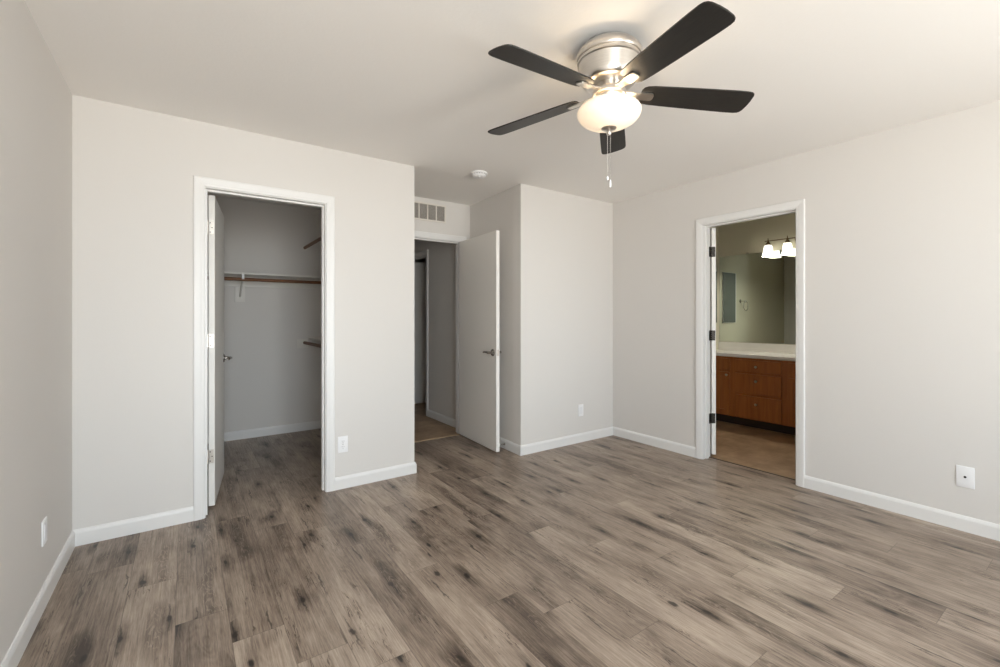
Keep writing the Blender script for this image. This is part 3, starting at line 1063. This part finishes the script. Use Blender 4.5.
SLOT = mat('outlet_slot_grey', (0.28, 0.28, 0.29, 1), 0.5)
PLAST2 = mat('white_plastic_insert', (0.78, 0.78, 0.80, 1), 0.3)
plate('wall_outlet', 'white duplex outlet just right of the closet doorway casing', 'outlet', (0.930, YC, 0.319), 0, 0.071, 0.117, 'duplex', 'wall outlets')
plate('wall_outlet', 'small white outlet low on the jutting wall left of the far corner', 'outlet', (3.213, YB, 0.316), 0, 0.071, 0.117, 'block', 'wall outlets')
plate('wall_outlet', 'white outlet plate low on the left wall near the left corner', 'outlet', (XL, 2.704, 0.314), PI / 2, 0.071, 0.106, 'block', 'wall outlets')
plate('cable_plate', 'square white cable plate with dark centre jack on the right wall', 'wall plate', (XR, 0.567, 0.314), -PI / 2, 0.076, 0.122, 'coax')

# ------------------------------------------------------------------ spring door stop on the alcove baseboard
ds = thing('door_stop', 'small spring door stop on the baseboard behind the open bedroom door', 'door stop', (XB - BT + 0.0105, 3.42, 0.047))
Rm = Matrix.Rotation(-PI / 2, 4, 'Y')
obj('base_cap', lathe(bmesh.new(), [(0.012, 0), (0.012, 0.003), (0.009, 0.007), (0.006, 0.008)], 20, Rm), CHROME, ds, smooth=True)
pts = []
for i in range(0, 12 * 12 + 1):
    a = i * 2 * PI / 12
    x = 0.008 + 0.050 * i / 144
    pts.append((-x, 0.0055 * math.cos(a), 0.0055 * math.sin(a)))
obj('spring', tube(bmesh.new(), pts, 0.0011, 6), CHROME, ds, smooth=True)
obj('rubber_tip', lathe(bmesh.new(), [(0.0065, 0.056), (0.0085, 0.059), (0.0085, 0.070), (0.006, 0.074), (0, 0.0745)], 20, Rm), RUBBER, ds, smooth=True)


# ------------------------------------------------------------------ closet fittings
def rod(label, p, q, rad=0.0165):
    p, q = Vector(p), Vector(q)
    o = thing('closet_rod', label, 'closet rod', tuple(p), 0, 'wooden closet rods')
    d = (q - p)
    n = d.normalized()
    obj('pole', tube(bmesh.new(), [n * 0.003, d - n * 0.003], rad, 20), ROD, o, smooth=True)
    for base, s in ((Vector((0, 0, 0)), 1), (d, -1)):
        obj('rod_socket', tube(bmesh.new(), [base + n * 0.0005 * s, base + n * 0.004 * s, base + n * 0.0042 * s, base + n * 0.016 * s], [0.029, 0.029, 0.0225, 0.0215], 24), SHELF, o, smooth=True)
    return o


sh = thing('closet_shelf', 'long white closet shelf along the closet back wall', 'shelf', ((XL + XKR) / 2, YK, 1.655), 0, 'closet shelves')
W2 = (XKR - XL) / 2
obj('board', box(bmesh.new(), -W2 + 0.001, W2 - 0.001, -0.305, -0.0005, 0, 0.019, bev=0.0015), SHELF, sh)
obj('cleat', box(bmesh.new(), -W2 + 0.001, W2 - 0.001, -0.018, -0.0005, -0.105, -0.0005, bev=0.002), SHELF, sh)
rod('brown wooden rod under the long shelf on the closet back wall', (XL, YK - 0.292, 1.606), (XKR, YK - 0.292, 1.606))
bx = 0.450
br = thing('shelf_bracket', 'white shelf and rod bracket on the closet back wall', 'bracket', (bx, YK, 1.655))
obj('backing_board', box(bmesh.new(), -0.044, 0.044, -0.017, -0.0005, -0.262, -0.106, bev=0.002), SHELF, br)
bm = boxes((-0.011, 0.011, -0.022, -0.0175, -0.225, -0.106))
box(bm, -0.011, 0.011, -0.29, -0.019, -0.0045, -0.0008)
obj('arm', bm, SHELF, br)
M = Matrix.Translation((0, -0.15, -0.12)) @ Matrix.Rotation(math.atan2(0.19, 0.25), 4, 'X')
bm = tube(bmesh.new(), [(0, -0.020, -0.205), (0, -0.12, -0.125), (0, -0.22, -0.068), (0, -0.268, -0.052)], 0.0075, 10)
obj('brace', bm, SHELF, br, smooth=True)
bm = bmesh.new()
box(bm, -0.011, 0.011, -0.318, -0.3125, -0.048, -0.0008, bev=0.0015)
obj('rod_hook', bm, PLAST, br)

rod('upper brown wooden rod on the right side of the closet', (1.067, YC + WT, 2.001), (1.067, YK, 2.001))
lw = thing('closet_shelf', 'low white shelf on the right side of the closet', 'shelf', (XKR, (YC + WT + YK) / 2, 1.0), 0, 'closet shelves')
L2 = (YK - YC - WT) / 2
obj('board', box(bmesh.new(), -0.270, -0.0005, -L2 + 0.001, L2 - 0.001, 0, 0.019, bev=0.0015), SHELF, lw)
obj('cleat', box(bmesh.new(), -0.018, -0.0005, -L2 + 0.001, L2 - 0.001, -0.09, -0.0005, bev=0.002), SHELF, lw)
rod('lower brown wooden rod under the low shelf in the closet', (1.064, YC + WT, 0.962), (1.064, YK, 0.962))
bk = obj('rod_backing_block', box(bmesh.new(), 0.985, 1.10, YK - 0.0165, YK - 0.0005, 0.905, 0.9995, bev=0.002), SHELF)
tag(bk, 'pale backing board at the wall end of the lower closet rod', 'backing board')

# ------------------------------------------------------------------ bathroom: vanity, counter, mirror, light, cabinet, towel ring
VF = 5.16                                  # vanity face
VY0, VY1 = 1.17, YV - 0.001
va = thing('vanity_cabinet', 'cherry-brown wood bathroom vanity cabinet with drawers', 'vanity cabinet', (XV, (VY0 + VY1) / 2, 0))
vt = lambda bm: (bmesh.ops.translate(bm, verts=bm.verts[:], vec=(-XV, -(VY0 + VY1) / 2, 0)), bm)[1]
bm = boxes((VF, XV - 0.001, VY0, VY1, 0.10, 0.785))
obj('body', vt(bm), CHERRY, va)
obj('toe_kick', vt(boxes((VF + 0.075, XV - 0.001, VY0, VY1, 0.0, 0.0995))), mat('toe_kick_shade', s2l(46, 30, 20), 0.6), va)


def knob(parent, y, z):
    M = Matrix.Translation((VF - 0.019 - XV, y - (VY0 + VY1) / 2, z)) @ Matrix.Rotation(-PI / 2, 4, 'Y')
    obj('knob', lathe(bmesh.new(), [(0.0085, 0.0), (0.0075, 0.002), (0.0055, 0.006), (0.0065, 0.012), (0.0135, 0.017), (0.0145, 0.022), (0.011, 0.027), (0, 0.028)], 20, M), NICKEL, parent, smooth=True)


def slab(name, y0, y1, z0, z1, panel=False):
    """overlay front; with a recessed panel when it is a door"""
    bm = bmesh.new()
    if not panel:
        box(bm, VF - 0.019, VF - 0.0004, y0, y1, z0, z1, bev=0.004)
    else:
        s = 0.055
        box(bm, VF - 0.019, VF - 0.0004, y0, y0 + s, z0, z1, bev=0.003)
        box(bm, VF - 0.019, VF - 0.0004, y1 - s, y1, z0, z1, bev=0.003)
        box(bm, VF - 0.019, VF - 0.0004, y0 + s, y1 - s, z0, z0 + s, bev=0.003)
        box(bm, VF - 0.019, VF - 0.0004, y0 + s, y1 - s, z1 - s, z1, bev=0.003)
        box(bm, VF - 0.010, VF - 0.0004, y0 + s - 0.004, y1 - s + 0.004, z0 + s - 0.004, z1 - s + 0.004)
    return obj(name, vt(bm), CHERRY, va)


for z0, z1, kz in ((0.632, 0.762, 0.692), (0.388, 0.606, 0.533), (0.114, 0.362, 0.278)):
    d_ = slab('drawer', 2.150, 2.638, z0, z1)
    knob(d_, 2.402, kz)
slab('false_front', 2.700, 3.110, 0.632, 0.762)
d_ = slab('door', 2.700, 3.110, 0.114, 0.606, True)
knob(d_, 2.728, 0.574)
slab('false_front', 1.200, 2.088, 0.632, 0.762)
d_ = slab('door', 1.650, 2.088, 0.114, 0.606, True)
knob(d_, 1.680, 0.574)
d_ = slab('door', 1.200, 1.640, 0.114, 0.606, True)
knob(d_, 1.612, 0.574)

ct = thing('countertop', 'off-white bathroom countertop with backsplash on the vanity cabinet', 'countertop', (XV, (VY0 + VY1) / 2, 0.785))
ctt = lambda bm: (bmesh.ops.translate(bm, verts=bm.verts[:], vec=(-XV, -(VY0 + VY1) / 2, -0.785)), bm)[1]
obj('slab', ctt(box(bmesh.new(), VF - 0.028, XV - 0.0005, VY0 - 0.015, VY1, 0.7855, 0.823, bev=0.007, seg=3)), CTOP, ct)
obj('backsplash', ctt(box(bmesh.new(), XV - 0.020, XV - 0.0005, VY0 - 0.015, VY1, 0.824, 0.925, bev=0.003)), CTOP, ct)

mi = thing('wall_mirror', 'large frameless bathroom mirror above the vanity backsplash', 'mirror', (XV, 2.15, 0.930))
obj('glass', box(bmesh.new(), -0.006, -0.0008, -0.975, YV - 0.006 - 2.15, 0, 1.098, bev=0.001), MIRROR, mi)
for y in (-0.6, 0.0, 0.62):
    obj('clip', box(bmesh.new(), -0.011, -0.0003, y - 0.012, y + 0.012, 1.092, 1.112, bev=0.001), CHROME, mi)

# light bar with bell shades
LX, LZ = XV - 0.094, 2.137
SY = [2.488, 2.281, 2.074, 1.867]
vl = thing('vanity_light', 'bronze bathroom light bar with lit white bell shades over the mirror', 'wall light', (XV, 2.178, LZ))
obj('back_plate', lathe(bmesh.new(), [(0.062, 0.0005), (0.062, 0.006), (0.056, 0.013), (0.03, 0.018), (0, 0.018)], 36, Matrix.Rotation(-PI / 2, 4, 'Y')), BRONZE, vl, smooth=True)
obj('arm', tube(bmesh.new(), [(-0.015, 0, 0), (-0.06, 0, 0.0), (-0.094, 0, 0)], 0.009, 12), BRONZE, vl, smooth=True)
obj('bar', tube(bmesh.new(), [(-0.094, SY[0] + 0.036 - 2.178, 0), (-0.094, SY[-1] - 0.036 - 2.178, 0)], 0.0055, 12), BRONZE, vl, smooth=True)
VBULB = mat('lit_vanity_bulb', (1, 1, 0.95, 1), 0.4, emit=(1, 0.95, 0.85, 1), estr=10)
for y in SY:
    T = Matrix.Translation((-0.094, y - 2.178, 0))
    h_ = obj('shade_holder', lathe(bmesh.new(), [(0.0, 0.036), (0.003, 0.034), (0.0045, 0.022), (0.004, 0.012), (0.009, 0.007), (0.010, -0.006), (0.012, -0.012), (0.022, -0.030),
                                                 (0.029, -0.040), (0.030, -0.046), (0.0, -0.046)], 28, T), BRONZE, vl, smooth=True)
    s_ = obj('lamp_shade', lathe(bmesh.new(), [(0.022, -0.046), (0.034, -0.048), (0.042, -0.056), (0.046, -0.075), (0.048, -0.105), (0.051, -0.135), (0.056, -0.158), (0.064, -0.176),
                                               (0.066, -0.178), (0.0645, -0.1795)], 40, T, cap=False), SHADEG, vl, smooth=True)
    obj('bulb', lathe(bmesh.new(), [(0, -0.048), (0.011, -0.050), (0.012, -0.068), (0.022, -0.088), (0.026, -0.105), (0.022, -0.122), (0.012, -0.131), (0, -0.133)], 20, T), VBULB, s_, smooth=True)
    pd = bpy.data.lights.new('vanity_lamp_light', 'POINT')
    pd.energy = BATH_BULB_W
    pd.color = (1.0, 0.93, 0.78)
    pd.shadow_soft_size = 0.02
    po = bpy.data.objects.new('vanity_lamp_light', pd)
    po.location = (LX, y, LZ - 0.152)
    COL.objects.link(po)

mc = thing('wall_cabinet', 'dark grey-green cabinet with white edge on the bathroom side wall', 'wall cabinet', (5.470, YV, 1.17))
obj('case', box(bmesh.new(), -0.185, 0.150, -0.016, -0.0005, 0.0, 0.667, bev=0.0015), PLAST, mc)
obj('cabinet_door', box(bmesh.new(), -0.166, 0.148, -0.0185, -0.0162, 0.003, 0.664, bev=0.0008), mat('dark_panel', (0.075, 0.085, 0.06, 1), 0.5), mc)

tr = thing('towel_ring', 'chrome towel ring on the bathroom side wall, seen in the mirror', 'towel ring', (5.150, YV, 1.462))
obj('mount', lathe(bmesh.new(), [(0.024, 0.0004), (0.024, 0.006), (0.014, 0.011), (0.009, 0.016), (0.009, 0.064), (0.012, 0.068), (0.012, 0.080), (0, 0.084)], 24, Matrix.Rotation(PI / 2, 4, 'X')), CHROME, tr, smooth=True)
pts = [(0.060 * math.sin(2 * PI * k / 40), -0.078, -0.068 + 0.060 * math.cos(2 * PI * k / 40)) for k in range(41)]
obj('ring', tube(bmesh.new(), pts, 0.0045, 10), CHROME, tr, smooth=True)
